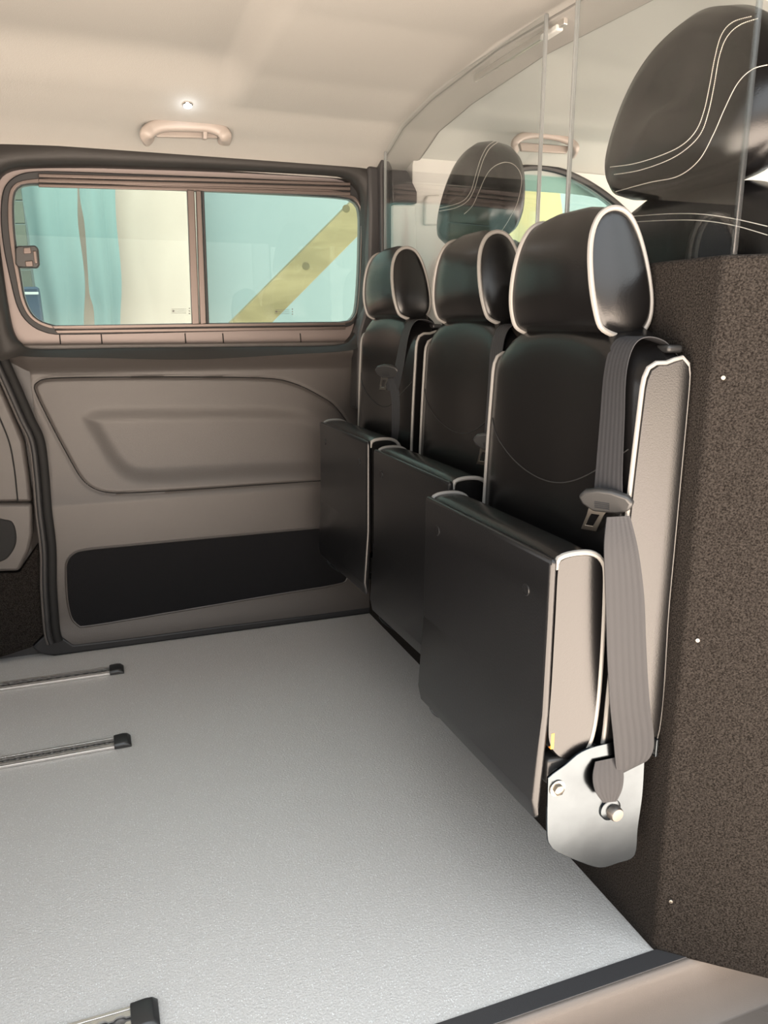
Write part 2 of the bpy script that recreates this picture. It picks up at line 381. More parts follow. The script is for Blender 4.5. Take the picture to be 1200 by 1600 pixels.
# rear edge of the door rolls away
Yv = Yv + .03*sm(-.165, -.235, X - .0*Z)
nx_, nz_ = X.shape
V = [(float(X[i,j]), float(Yv[i,j]), float(Z[i,j])) for i in range(nx_) for j in range(nz_)]
Fc = [(i*nz_+j, (i+1)*nz_+j, (i+1)*nz_+j+1, i*nz_+j+1) for i in range(nx_-1) for j in range(nz_-1)]
dp = obj('moulded_panel', V, Fc, 'trim', door, smooth=70)
so = dp.modifiers.new('s', 'SOLIDIFY'); so.thickness = .006; so.offset = 1 if False else -1
def on_door(p, off=0.0):
    """panel surface depth at an xz point"""
    i = int(np.clip(round((p.x-gx[0])/.005), 0, nx_-1)); j = int(np.clip(round((p.z-gz[0])/.005), 0, nz_-1))
    return float(Yv[i, j])+off
seam = MB().tube([(p.x, on_door(p, -.001), p.z) for p in resample(Pi, 260)], .0018, 6, closed=True)
seam.build('insert_seam', 'groove', door)
cp = ppoly(carpet_px, WY, 5)
MB().prism([Vector((p.x, on_door(p, -.003), p.z)) for p in cp], 'y', (0, .004, 0)).build('carpet_insert', 'carpet_black', door, smooth=30)
rim = MB().tube([(p.x, on_door(p, -.0015), p.z) for p in resample(cp, 220)], .0035, 6, closed=True); rim.build('carpet_rim', 'trim', door)
# foot sill under the door, rounded at its rear end
foot = [(50,1012),(62,1000),(80,985),(115,1008),(200,998),(350,978),(500,960),(590,948),(640,945),(640,957),(585,961),(400,985),(200,1012),(120,1024),(85,1027),(62,1022)]
fp = [PY(a, b, WY-.02) for a, b in foot]
MB().prism([Vector((p.x, p.y, max(p.z, .001))) for p in fp], 'y', (0, .06, 0)).build('foot_sill', 'rubber', door, bev=.006)
# window surround
cen = ((PY(285, 400, WY).x), PY(285, 400, WY).z)
x0, x1 = -.245, .945
zt0 = PY(300, 238, 2.40).z
outer = [Vector((x0, WY-.035, zt-.03)), Vector((x1, WY-.035, zt-.03)), Vector((x1, WY-.035, zt0+.02)), Vector((x0-.1, WY-.035, zt0+.02)), Vector((x0-.1, WY-.035, zt+.1))]
a = angular(outer, cen, 240); b = angular(Po, cen, 240)
sr = MB(); Pbot = min(p.z for p in b)+.005
# soft moulding cross-section: outer -> crown -> lip -> return into the opening
loops = []
for k, (tt, dy) in enumerate(((1.0, -.004), (.8, -.012), (.55, -.018), (.3, -.020), (.14, -.014), (.04, -.004), (0, .010), (-.02, .045))):
    loops.append([b[i]+(a[i]-b[i])*(tt if tt > 0 else 0)*min(1, (.11 if a[i].z > 1.0 else .034 if a[i].z < zt-.02 else .07)/max((a[i]-b[i]).length, .001)) + Vector((0, dy if a[i].z > 1.0 or abs(b[i].z-Pbot) > .02 else -.026*max(tt, 0)**.8+(.045 if tt < 0 else 0), 0)) for i in range(240)])
loops.insert(0, [p*.0+loops[0][i]+(a[i]-b[i])*.02+Vector((0, .02, 0)) if p.z < 1.0 else p+Vector((0, .004, 0)) for i, p in enumerate(a)])
sr.loft(loops, cap=False)
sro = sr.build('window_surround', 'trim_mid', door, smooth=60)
# body metal seen in the recess round the window
rec = [p+Vector((0, .028, 0)) for p in b]
win_o_px = [(1,345),(2,312),(8,290),(24,275),(50,268),(110,268),(300,275),(470,282),(545,286),(562,300),(567,325),(566,400),(563,470),(557,498),(545,510),(500,514),(300,519),(110,523),(72,520),(45,506),(27,480),(14,430),(5,385)]
win_i_px = [(22,345),(22,310),(27,296),(38,289),(60,288),(110,289),(300,297),(470,305),(540,310),(555,316),(562,330),(563,360),(561,430),(557,480),(551,496),(538,502),(480,503),(300,505),(110,508),(78,506),(54,494),(40,468),(33,430),(26,385)]
WN = WY+.002
wo_ = ppoly(win_o_px, WN); wi_ = ppoly(win_i_px, WN)
ao = angular(wo_, cen, 240); ai = angular(wi_, cen, 240)
rp_ = MB().ring([Vector((q.x, WN+.01, q.z)) for q in [b[i]+(b[i]-Vector((cen[0], b[i].y, cen[1]))).normalized()*.015 for i in range(240)]], [Vector((q.x, WN+.01, q.z)) for q in ai], (0, .02, 0))
rp_.build('recess_metal', 'body', door)
for px in (93, 158, 289, 348, 469):
    p, q = PY(px, 521, WN+.008), PY(px+2, 543, WN+.008)
    MB().tube([p, q], .0018, 6).build('body_seam', 'groove', door)
# ---------------------------------------------------------------- window in the sliding door
win = empty('window_1', (cen[0], WN, PY(285, 515, WN).z)); struct(win)
fr = MB().ring(ao, ai, (0, .012, 0))
fr.build('outer_frame', 'rubber', win, bev=.003)
def band(name, pts, y, t, m, parent, bev=.0015):
    return MB().prism([PY(px, py, y) for px, py in pts], 'y', (0, t, 0)).build(name, m, parent, bev=bev)
sl = [ai[i].lerp(ao[i], .12) for i in range(240)]; sl2 = [ai[i].lerp(ao[i], .45) for i in range(240)]
MB().ring([p+Vector((0, -.006, 0)) for p in sl2], [p+Vector((0, -.006, 0)) for p in sl], (0, .008, 0)).build('pane_seal', 'frame', win, bev=.002)
for (a0, a1, b0, b1) in ((271,277,285,290), (279,285,292,297.5), (287,292,300,306)):
    band('top_rail', [(60,a0),(300,a0+(b0-a0)*.5-.6),(548,b0),(548,b1),(300,a1+(b1-a1)*.5-.6),(60,a1)], WN-.010, .010, 'frame', win, .002)
band('bottom_rail', [(80,509),(300,506),(540,503.5),(540,508),(300,511),(85,514)], WN-.008, .008, 'frame', win)
band('bottom_rail', [(85,516),(300,513),(540,510),(540,515),(300,518),(90,521)], WN-.008, .008, 'frame', win)
band('mullion', [(292,296),(304,297),(312,507),(300,507)], WN-.016, .014, 'frame', win, .003)
band('mullion', [(306,297),(314.5,298),(323,506),(313,507)], WN-.020, .018, 'frame', win, .003)
band('mullion_seal', [(315,298),(319,298.5),(327,505),(323,505)], WN-.012, .012, 'rubber', win)
# panes (thin solid glass), split at the mullion
def pane(name, keep, y):
    c = PY(308, 400, y).x
    pts = [Vector((min(p.x, c) if keep < 0 else max(p.x, c), y, p.z)) for p in [ai[i].lerp(ao[i], .2) for i in range(240)]]
    MB().prism(pts, 'y', (0, .004, 0)).build(name, 'glass', win, smooth=30)
pane('sliding_pane', -1, WN+.001); pane('fixed_pane', 1, WN+.006)
# etched maker marks
for (mx_, my_) in ((283, 486), (444, 487)):
    e = MB()
    for k in range(3):
        p, q = PY(mx_-15, my_-3+3*k, WN-.0005), PY(mx_+8, my_-3+3*k, WN-.0005)
        e.tube([p, q], .0005, 4)
    for k in (-1, 0, 1): e.lathe(PY(mx_+13, my_+4*k, WN-.0008), (0, 1, 0), [(0, .002), (.0006, .002)], 8)
    e.lathe(PY(mx_-12, my_, WN-.0008), (0, 1, 0), [(0, .003), (.0006, .003)], 8)
    e.build('etched_mark', 'trim', win)
# latch
lt = band('latch', [(23,388),(27,384),(55,383),(60,388),(62,414),(58,419),(28,418),(24,412)], WN-.028, .026, 'black_plastic', win, .004)
lt2 = MB()
for pts in ([(36,387),(48,386),(49,396),(37,397)], [(39,408),(51,407),(52,416),(40,417)], [(51,392),(57,392),(59,412),(54,412)]):
    lt2.prism([PY(x, y, WN-.033) for x, y in pts], 'y', (0, .008, 0))
o = lt2.build('latch_tab', 'frame', lt, bev=.002)

# ---------------------------------------------------------------- rear quarter trim at the left, with its door seal
qt = empty('wall_far', (-.5, WY, 0)); struct(qt)
QY = WY-.02
def qpoly(name, pts, y, t, m, bev=.008, smooth=False):
    P = [PY(px, py, y) for px, py in pts]
    if smooth: P = catmull(P, 5, True)
    P = [Vector((p.x, p.y, max(p.z, .002))) for p in P]
    return MB().prism(P, 'y', (0, t, 0)).build(name, m, qt, bev=bev)
qpoly('upper_trim', [(-700,560),(-60,560),(-30,560),(-12,575),(10,622),(38,690),(46,745),(50,786),(-700,786)], QY, .05, 'trim', .012)
MB().tube(catmull([PY(*p, QY-.004) for p in ((-20,610),(-2,650),(14,690),(22,730),(28,785))], 8), .0022, 6).build('trim_seam', 'groove', qt)
qpoly('armrest_trim', [(-700,790),(50,787),(51,835),(46,860),(30,893),(-700,912)], QY-.02, .07, 'trim', .010)
qpoly('pocket', [(-40,812),(8,812),(22,820),(26,845),(18,865),(2,878),(-40,885)], QY-.024, .02, 'groove', .006, True)
qpoly('lower_trim', [(-700,914),(30,895),(60,850),(66,905),(75,985),(48,1012),(-20,1034),(-700,1160)], QY, .05, 'carpet', .004)
MB().box((-1.7, WY+.02, -.05), (-.17, WY+.04, .95)).box((-1.7, WY-.01, .95), (-.33, WY+.04, 1.46)).build('body_side', 'trim_dark', qt)
sealp = catmull([PY(*p, QY-.012) for p in ((-22,520),(-8,560),(12,605),(34,655),(50,690),(57,740),(62,800),(69,860),(70,920),(75,985),(80,1005))], 10)
MB().tube(sealp, .011, 10).build('door_seal', 'rubber', qt)
MB().tube([p+Vector((-.009, -.008, 0)) for p in sealp], .0035, 8).build('seal_lip', 'trim', qt)
MB().tube([p+Vector((.02, .012, 0)) for p in sealp], .014, 10).build('door_gap', 'groove', qt)

# ---------------------------------------------------------------- B pillar and cab side beyond the door
pil = empty('trim_3', (.95, 2.42, .6)); struct(pil)
MB().prism([PY(*p, 2.36) for p in ((594,262),(597,244),(602,240),(608,250),(616,268),(622,300),(624,420),(618,640),(596,640),(596,400))], 'y', (0, .09, 0)).build('pillar_cover', 'trim_dark', pil, bev=.006)
MB().prism([PY(*p, 2.385) for p in ((575,258),(600,262),(600,640),(556,640),(560,520),(574,470),(577,330))], 'y', (0, .07, 0)).build('pillar_shoulder', 'trim_dark', pil, bev=.01)
cabw = empty('wall_cab', (1.4, 2.42, .4)); struct(cabw)
CY = 2.345
hole_px = [(772,440),(774,360),(778,300),(790,272),(815,263),(850,262),(890,273),(930,294),(970,325),(1010,368),(1030,410),(1030,450),(900,452)]
hole = catmull([PY(*p, CY) for p in hole_px], 6, True)
cc = (1.55, 1.25)
cen2 = (sum(p.x for p in hole)/len(hole), sum(p.z for p in hole)/len(hole))
outr = [Vector((.97, CY, -.1)), Vector((2.2, CY, -.1)), Vector((2.2, CY, 1.45)), Vector((1.75, CY, 1.49)), Vector((.97, CY, 1.50))]
A = angular(outr, cen2, 160); B = angular(hole, cen2, 160)
MB().ring(A, B, (0, .05, 0)).build('side_trim', 'cab_white', cabw, bev=.004)
MB().tube([p+Vector((0, -.002, 0)) for p in B], .011, 8, closed=True).build('door_window_seal', 'rubber', cabw)
MB().prism([p+Vector((0, .03, 0)) for p in B], 'y', (0, .004, 0)).build('door_glass', 'glass', cabw, smooth=30)
MB().prism([PY(*p, CY-.012) for p in ((664,312),(668,305),(688,304),(690,352),(664,352))], 'y', (0, .014, 0)).build('belt_adjuster', 'cab_white', cabw, bev=.006)
MB().prism([PY(*p, CY-.02) for p in ((612,264),(636,266),(652,300),(652,318),(640,318),(614,318))], 'y', (0, .03, 0)).build('pillar_cap', 'trim_dark', cabw, bev=.004)
MB().prism([PY(*p, CY-.012) for p in ((614,320),(650,320),(650,700),(614,700))], 'y', (0, .02, 0)).build('pillar_post', 'cab_white', cabw, bev=.004)

# ---------------------------------------------------------------- near step and sill
st = empty('trim_4', (.5, .7, -.2)); struct(st)
prof = [(.838,-.012),(.833,.001),(.80,.001),(.795,-.004),(.792,-.012),(.786,-.05),(.778,-.09),(.765,-.108),(.70,-.115),(.45,-.118),(.44,-.14),(.838,-.14)]
MB().loft([[Vector((x, y, z)) for y, z in prof] for x in (-.6, 1.35)]).build('step_moulding', 'step', st, bev=.002)
MB().box((-.6, .803, .0005), (.90, .834, .0035)).build('sill_strip', 'trim_dark', st, bev=.001)
rec_ = catmull([PZ(*p, -.1145) for p in ((1010,1600),(1040,1582),(1090,1572),(1160,1578),(1230,1600),(1300,1660),(1200,1760),(1010,1760))], 6, True)
MB().tube(rec_, .006, 8, closed=True).build('step_pocket_rim', 'step', st)

# ================================================================== PARTITION
part = empty('carpeted_partition', (XB1, 1.0, 0), 'tall brown-black carpeted partition with angled end, carrying the nearest seat', 'partition')
ed = Vector((.132, -.111, 0)).normalized()
c0 = Vector((XB1, .836, 0)); c1 = c0+ed*.36
ztop = 1.092
poly = [c0, Vector((XB1, 1.385, 0)), Vector((XB1+.05, 1.385, 0)), Vector((XB1+.05, .87, 0)), c1+Vector((.04, .02, 0)), c1]
MB().prism([p+Vector((0, 0, -.002)) for p in poly], 'z', (0, 0, ztop)).build('carpet_panel', 'carpet', part, bev=.006)
nrm = Vector((ed.y, -ed.x, 0)); nrm = nrm if nrm.y < 0 else -nrm
for (px, py) in ((1130,590), (1090,1000), (1048,1408)):
    d = ray(px, py); t = (c0-Vector((0, 0, CZ))).dot(nrm)/d.dot(nrm); p = Vector((0, 0, CZ))+d*t
    MB().lathe(p, nrm, [(-.002, .0036), (.001, .0036), (.002, .0028), (.0021, .0014), (.0008, .0011)], 14).build('screw', 'zinc', part)
part2 = MB().box((XB2, 1.39, 0), (XB2+.045, 2.43, .99)).build('low_carpeted_partition', 'carpet', bev=.005, base=(XB2, 1.9, 0))
tag(part2, 'lower dark carpeted partition behind the middle and farthest fold-up seats', 'partition')

# clear screens
def screen(x, y0, y1, z0, z1, label, holder_side):
    o = empty('clear_screen', (x, (y0+y1)/2, z0), label, 'screen', 'clear plastic screens above the partition')
    poly = [Vector((x, y0, z0)), Vector((x, y1, z0)), Vector((x, y1, z1)), Vector((x, y0, z1))]
    MB().prism(poly, 'x', (.006, 0, 0)).build('sheet', 'perspex', o, smooth=None)
    for y in (y0, y1): MB().box((x-.0005, y-.003, z0), (x+.0065, y+.003, z1)).build('polished_edge', 'perspex_rim' if y < 1 else 'perspex_edge', o, bev=.0012)
screen(.808, .842, 1.243, 1.085, 1.545, 'clear plastic screen in front of the large near cab headrest', 0)
screen(.872, 1.447, 2.33, .985, 1.582, 'clear plastic screen in front of the smaller far cab headrest', 0)

# ================================================================== FOLD-UP SEATS
def box_outline(pts, n=4): return catmull([Vector((x, 0, z)) for x, z in pts], n, True)
def seat(ox, y0, oz, label, tdy=0.0, tz=.765, sq=1.0):
    """fold-up seat hung on the partition; x/z given for the near seat then moved by ox, oz; y0 = its near side"""
    WD = .434
    def w(x, y, z): return Vector((x+ox, y+y0, z+oz))
    s = empty('fold_up_seat', w(.77, WD/2, .14), label, 'seat', 'fold-up seats along the partition')
    # --- backrest: stations across y, each an xz section
    def sect(v):
        # v 0..1 across
        e = min(v, 1-v)*WD
        zt_ = .950 + .045*float(sm(.0, .10, e)) + .012*float(sm(.08, .2, e))
        bulge = .012*float(sm(0, .06, e)) - .006*float(sm(.08, .21, e))
        pts = [(.776,.36),(.690-bulge*.5,.36),(.684-bulge,.42),(.690-bulge,.60),(.696-bulge,.78),(.702-bulge,.90),(.703-bulge*.8,zt_-.034),(.707-bulge*.5,zt_-.014),(.718,zt_-.003),(.738,zt_-.002),(.756,zt_+.004),(.768,zt_+.003),(.7755,zt_-.012),(.777,zt_-.05),(.777,.80),(.777,.6)]
        P = resample(catmull([Vector((x, 0, z)) for x, z in pts], 6, True), 96); return P
    loops = []
    vs = [0, .012, .03, .06, .1, .15, .22, .3, .4, .5, .6, .7, .78, .85, .9, .94, .97, .988, 1]
    for v in vs:
        P = sect(v); c = Vector((.735, 0, .66)); k = 1 - (.02 if v in (0, 1) else 0)
        loops.append([w(c.x+(p.x-c.x)*k, v*WD, c.z+(p.z-c.z)*(1-(1-k)*.3)) for p in P])
    def inner_cap(l, k=.9):
        c_ = sum(l, Vector())/len(l); return [c_+(p-c_)*k for p in l]
    loops = [inner_cap(loops[0])]+loops+[inner_cap(loops[-1])]
    back = MB().loft(loops).build('backrest', 'leather', s, smooth=50)
    for v, dy in ((0.012, 0), (.988, 0)):
        pp = MB()
        P = sect(v); 
        # order is closed; keep it closed
        pp.tube([w(p.x+(-.002 if p.x < .73 else .001), v*WD+dy, p.z+(.0015 if p.z > .9 else 0)) for p in P], .0034, 8, closed=True)
        pp.build('backrest_piping', 'piping', back)
    # curved seam across the back, dark thread
    sm_pts = []
    bv = BVHTree.FromPolygons([tuple(v) for v in sum(loops, [])], [tuple(f) for f in MB().loft(loops).f])
    for k in range(41):
        v = .04+.92*k/40; z = .855-.095*(1-((v-.5)/.46)**2)**1 if True else 0
        z = .84-.10*math.cos((v-.5)*math.pi)**.8 + .01 if abs(v-.5) < .5 else .85
        h = bv.ray_cast(w(.4, v*WD, z), Vector((1, 0, 0)))
        if h[0]: sm_pts.append(h[0]+Vector((-.0004, 0, 0)))
    MB().tube(sm_pts, .0010, 6).build('backrest_seam', 'dark_thread', s)
    # --- headrest
    HW = .236; hy0 = (WD-HW)/2-.006
    def hsect(v):
        e = min(v, 1-v)*HW; d = float(sm(0, .07, e))
        pts = [(.700,.992),(.686-.004*d,1.004),(.676-.006*d,1.04),(.674-.006*d,1.085),(.680-.004*d,1.125),(.695,1.152+.006*d),(.718,1.162+.010*d),(.742,1.154+.008*d),(.760,1.125),(.771,1.08),(.775,1.03),(.768,1.0),(.750,.985),(.725,.985-.004*d)]
        return resample(catmull([Vector((x, 0, z)) for x, z in pts], 6, True), 72)
    def hy(v, z):
        # narrower at the top
        t = float(sm(1.0, 1.17, z)); half = HW/2*(1.04-.22*t); return hy0+HW/2+(v-.5)*2*half
    loops = []
    for v in [0, .02, .05, .1, .18, .3, .42, .5, .58, .7, .82, .9, .95, .98, 1]:
        P = hsect(v); c = Vector((.725, 0, 1.07)); k = {0: .955, 1: .955}.get(v, 1)
        loops.append([w(c.x+(p.x-c.x)*k, hy(v, p.z), c.z+(p.z-c.z)*k) for p in P])
    # domed side gussets
    def dome(v, sgn):
        P = hsect(v); c = Vector((.725, 0, 1.07)); out = []
        for k, dd in ((.88, .0025), (.72, .005), (.5, .0068), (.28, .0078), (.10, .008), (.01, .008)):
            out.append([w(c.x+(p.x-c.x)*k, hy(v, c.z+(p.z-c.z)*k)+sgn*dd, c.z+(p.z-c.z)*k) for p in P])
        return out
    loops = dome(0, -1)[::-1]+loops+dome(1, 1)
    hd = MB().loft(loops).build('headrest', 'leather', s, smooth=60)
    for v in (.012, .988):
        hp = MB()
        P = hsect(v); c = Vector((.725, 0, 1.07))
        hp.tube([w(c.x+(p.x-c.x)*1.012, hy(v, p.z), c.z+(p.z-c.z)*1.012) for p in P], .0042, 8, closed=True)
        hp.build('headrest_piping', 'piping', hd)
    for q0 in (.05, HW-.07): MB().box(w(.715, hy0+q0, .965), w(.745, hy0+q0+.02, 1.0)).build('headrest_post', 'chrome', hd, bev=.003)
    # --- folded cushion
    cy0, cy1 = .004, WD-.004
    def csect(e):
        d = float(sm(0, .05, e))
        pts = [(.580,.412),(.580,.50),(.580,.60),(.580,.672),(.586,.686+.004*d),(.61,.690+.004*d),(.636,.687+.004*d),(.653,.675),(.660+.003*d,.65),(.664+.006*d,.56),(.664+.006*d,.46),(.658,.40),(.645,.372),(.622,.366),(.598,.378)]
        return resample(catmull([Vector((x, 0, z)) for x, z in pts], 6, True), 90)
    loops = []
    for y in [cy0, cy0+.004, cy0+.012, cy0+.03, cy0+.06, cy0+.12, (cy0+cy1)/2, cy1-.12, cy1-.06, cy1-.03, cy1-.012, cy1-.004, cy1]:
        e = min(y-cy0, cy1-y); P = csect(e); c = Vector((.62, 0, .53)); k = .95 if e == 0 else (.985 if e < .005 else 1)
        loops.append([w(c.x+(p.x-c.x)*k, y, c.z+(p.z-c.z)*(1-(1-k)*.35)) for p in P])
    loops = [inner_cap(loops[0])]+loops+[inner_cap(loops[-1])]
    cu = MB().loft(loops).build('seat_cushion', 'leather', s, smooth=55)
    for y in (cy0+.002, cy1-.002):
        P = [p for p in csect(0)]; cpip = MB()
        # start at the front top, run over the top and down the rear
        q = [p for p in P if not (p.x < .584 and p.z < .668)]
        # rotate so path is continuous
        idx = max(range(len(P)), key=lambda i: (0 if (P[i].x < .584 and P[i].z < .668) else -1)*0)
        run = P+P; best = []; cur = []
        for p in run:
            if not ((p.x < .5835 and p.z < .664) or (p.z < .44 and p.x < .632)): cur.append(p)
            else:
                if len(cur) > len(best): best = cur
                cur = []
        if len(cur) > len(best) and len(cur) <= len(P): best = cur
        cpip.tube([w(p.x+.001*(1 if p.x > .62 else -1), y, p.z+(.0012 if p.z > .6 else 0)) for p in best], .0042, 8)
        cpip.build('cushion_piping', 'piping', cu)
    # underside board wrapped in vinyl, now facing out
    bz0, bz1 = .283, .690
    bo = [(.562,bz0),(.556,bz0+.03),(.566,.45),(.567,.62),(.567,bz1-.010),(.571,bz1-.002),(.579,bz1-.004),(.580,.45),(.572,bz0+.02),(.568,bz0)]
    lo = []
    for y, k in ((.0, 0), (.004, 1), (WD/2, 1), (WD-.004, 1), (WD, 0)):
        lo.append([w(x+(0 if k else .003)*(1 if x < .57 else -1), y, z-(0 if k else .004)*(1 if z > .5 else -1)+(.0 if True else 0)-.012*(y/WD)*(1 if z < .35 else 0)) for x, z in bo])
    bd = MB().loft(lo).build('underside_board', 'vinyl', s, smooth=30, bev=.003)
    for yy in (.06, WD-.06):
        for zz in (.655-.05 if yy < .1 else .645-.01, .385):
            if yy < .1 and zz > .5: zz = .625
            p = w(.5665 if zz > .45 else .5635, yy, zz)
            MB().lathe(p+Vector((.004, 0, 0)), (-1, 0, 0), [(0, .0095), (.0044, .0095), (.0052, .0085), (.0048, .005), (.0050, .003)], 20).build('stud', 'vinyl', bd)
    # hinge arm and brackets
    for sy, nm in ((-.006, 'near'), (WD+.002, 'far')):
        pts = [(853,1222),(856,1210),(880,1192),(905,1172),(940,1160),(1004,1150),(1003,1190),(1000,1240),(993,1290),(988,1333),(962,1345),(934,1352),(900,1342),(868,1328),(857,1318),(852,1300)]
        P = catmull([PY(px, py, .863) for px, py in pts], 4, True)
        br = MB().prism([w(p.x, sy, p.z) for p in P], 'y', (0, .004, 0)).build('side_bracket', 'steel', s, bev=.0015)
        if nm == 'near':
            q = PY(867, 1228, .863); q = w(q.x, sy, q.z)
            MB().lathe(q, (0, -1, 0), [(0, .013), (.002, .013), (.0025, .0095)], 24).build('washer', 'zinc', br)
            MB().lathe(q+Vector((0, -.0025, 0)), (0, -1, 0), [(0, .0085), (.005, .0085), (.006, .007)], 6).build('hex_bolt', 'zinc', br)
            fl = MB().box(w(.772, -.006, .345), w(.777, .03, .375)); fl.build('mounting_flange', 'steel', br, bev=.001)
    MB().cyl(w(.60, -.002, .345), w(.60, WD+.002, .345), .011).build('hinge_bar', 'black_plastic', s)
    MB().box(w(.585, .008, .33), w(.70, WD-.008, .372)).box(w(.70, .03, .30), w(.772, WD-.03, .40)).build('hinge_housing', 'black_plastic', s, bev=.006)
    MB().box(w(.586, .0035, .392), w(.592, .0105, .418)).build('orange_tab', 'orange', s, bev=.001)['label'] = 'small orange tab'
    # --- belt
    def ribbon(name, ctr, wid, parent, mat_='web', thick=.0014):
        """ctr: centre points, wid: half-width vectors"""
        n = 10; C = catmull(ctr, n); Wd = catmull(wid, n); v = []; f = []; uv = []; L = 0
        nn = len(C); cols = 9
        for side in (0, 1):
            L = 0
            for i in range(nn):
                if i: L += (C[i]-C[i-1]).length
                T = (C[min(i+1, nn-1)]-C[max(i-1, 0)]).normalized(); N = T.cross(Wd[i]).normalized()
                for k in range(cols):
                    u = k/(cols-1); v.append(C[i]+Wd[i]*(2*u-1)+N*(thick*(side-.5))); uv.append((u, L))
        m_ = nn*cols
        for i in range(nn-1):
            for k in range(cols-1):
                a_ = i*cols+k; f.append((a_, a_+1, a_+cols+1, a_+cols)); f.append((m_+a_, m_+a_+cols, m_+a_+cols+1, m_+a_+1))
        for i in range(nn-1):
            for k in (0, cols-1):
                a_ = i*cols+k; f.append((a_, a_+cols, m_+a_+cols, m_+a_))
        for i in (0, nn-1):
            for k in range(cols-1):
                a_ = i*cols+k; f.append((a_, m_+a_, m_+a_+1, a_+1))
        return obj(name, v, f, mat_, parent, smooth=50, uvs=uv)
    hw = .0245
    # upper run: over the shoulder, down the face of the backrest to the tongue
    T0 = w(.676, .030+tdy, tz)
    up = [w(.776, .052, .958), w(.752, .053, .978), w(.722, .054, .984), w(.701, .054, .972), w(.690, .052+tdy*.08, .935), w(.686, .046+tdy*.35, .87), w(.680, .037+tdy*.75, .80), T0]
    wd_ = [Vector((0, -hw, 0))]*4+[Vector((0, -hw, 0)), Vector((.002, -hw, 0)), Vector((.004, -hw, 0)), Vector((.006, -hw, 0))]
    belt = ribbon('belt_webbing', up, wd_, s)
    # guide at the shoulder
    MB().box(w(.752, .020, .962), w(.778, .086, .973)).build('belt_guide', 'black_plastic', s, bev=.004)
    # tongue: black moulded grip with a steel blade
    tn = [(-.040,.002),(-.030,.012),(-.010,.017),(.012,.017),(.034,.012),(.042,.002),(.036,-.010),(.020,-.018),(-.018,-.020),(-.034,-.010)]
    c = T0+Vector((-.004, -.002, -.006))
    ax = Vector((.50, -.86, .0)).normalized(); upv = Vector((-.25, -.15, .95)).normalized()
    P = [c+ax*a_+upv*b_ for a_, b_ in tn]; dn = ax.cross(upv).normalized()
    if dn.x > 0: dn = -dn
    tg = MB().prism([p-dn*.003 for p in P], '', dn*.012).build('tongue_grip', 'black_plastic', s, bev=.004)
    gl = MB()
    for k in range(4): gl.tube([c+dn*.0095+ax*-.014+upv*(-.002-.003*k), c+dn*.0095+ax*.008+upv*(-.002-.003*k)], .0009, 6)
    gl.build('grip_rib', 'rubber', tg)
    bl_o = [(-.026,-.014),(.004,-.014),(-.004,-.026),(-.018,-.056),(-.042,-.056),(-.031,-.030)]
    bl_i = [(-.0235,-.027),(-.011,-.027),(-.014,-.032),(-.0225,-.048),(-.0345,-.048),(-.0270,-.033)]
    MB().ring([c+ax*a_+upv*b_ for a_, b_ in bl_o], [c+ax*a_+upv*b_ for a_, b_ in bl_i], dn*.0025).build('tongue_blade', 'zinc', s, bev=.0006)
    MB().box(c+Vector((.018, -.012, -.036)), c+Vector((.024, -.006, -.012))).build('belt_stop', 'black_plastic', s, bev=.001)
    # lower run hanging beside the seat, turning under to the floor-side anchor
    if tdy < .02:
        rows = [((925,800),(985,800),.868),((948,808),(984,806),.860),((944,850),(997,860),.853),((945,900),(1006,930),.850),((947,960),(1009,1000),.848),((949,1030),(1012,1060),.847),((953,1100),(1016,1110),.847),((958,1150),(1021,1145),.848),((962,1195),(1020,1172),.848),((964,1212),(1008,1190),.850),((962,1200),(985,1190),.857)]
        rows = rows[1:]
        ctr = []; wv = []
        for (l, r, yy) in rows:
            a_, b_ = PY(*l, yy), PY(*r, yy); a_ = w(a_.x, (a_.y-.863)*sq, a_.z); b_ = w(b_.x, (b_.y-.863)*sq, b_.z)
            ctr.append((a_+b_)/2); wv.append((b_-a_)/2)
        ribbon('belt_webbing', ctr, wv, s)
        rows = [((930,1190),(968,1182),.853),((926,1214),(974,1208),.847),((930,1236),(972,1232),.843),((942,1254),(963,1252),.843)]
        ctr = []; wv = []
        for (l, r, yy) in rows:
            a_, b_ = PY(*l, yy), PY(*r, yy); a_ = w(a_.x, (a_.y-.863)*sq, a_.z); b_ = w(b_.x, (b_.y-.863)*sq, b_.z)
            ctr.append((a_+b_)/2); wv.append((b_-a_)/2)
        ribbon('belt_end', ctr, wv, s)
    else:
        c1_ = T0+Vector((.004, -.012, -.02))
        ribbon('belt_webbing', [c1_, c1_+Vector((.0, -.030, -.06)), c1_+Vector((0, -.045, -.13)), c1_+Vector((.004, -.040, -.22)), w(.69, -.006, .42)], [Vector((.006, -.018, 0))]*2+[Vector((.010, -.020, 0))]*3, s)
    q = PY(952, 1262, .863); q = w(q.x, -.006, q.z)
    MB().lathe(q+Vector((-.004, 0, .003)), (0, -1, 0), [(0, .018), (.003*sq, .018), (.004*sq, .016)], 28).build('anchor_plate', 'steel', s)
    MB().lathe(q, (0, -1, 0), [(.003*sq, .0125), (.013*sq*sq, .0115), (.0155*sq*sq, .010), (.0158*sq*sq, .004)], 24).build('anchor_bolt', 'dull_bolt', s)
    return s
seat(0, .863, 0, 'nearest black leather fold-up seat with grey piping and hanging belt')
seat(.060, 1.320, .018, 'middle black leather fold-up seat, its headrest partly behind the nearest one', sq=.35)
seat(.060, 1.800, .030, 'farthest black leather fold-up seat, beside the sliding door window', tdy=.10, tz=.86)

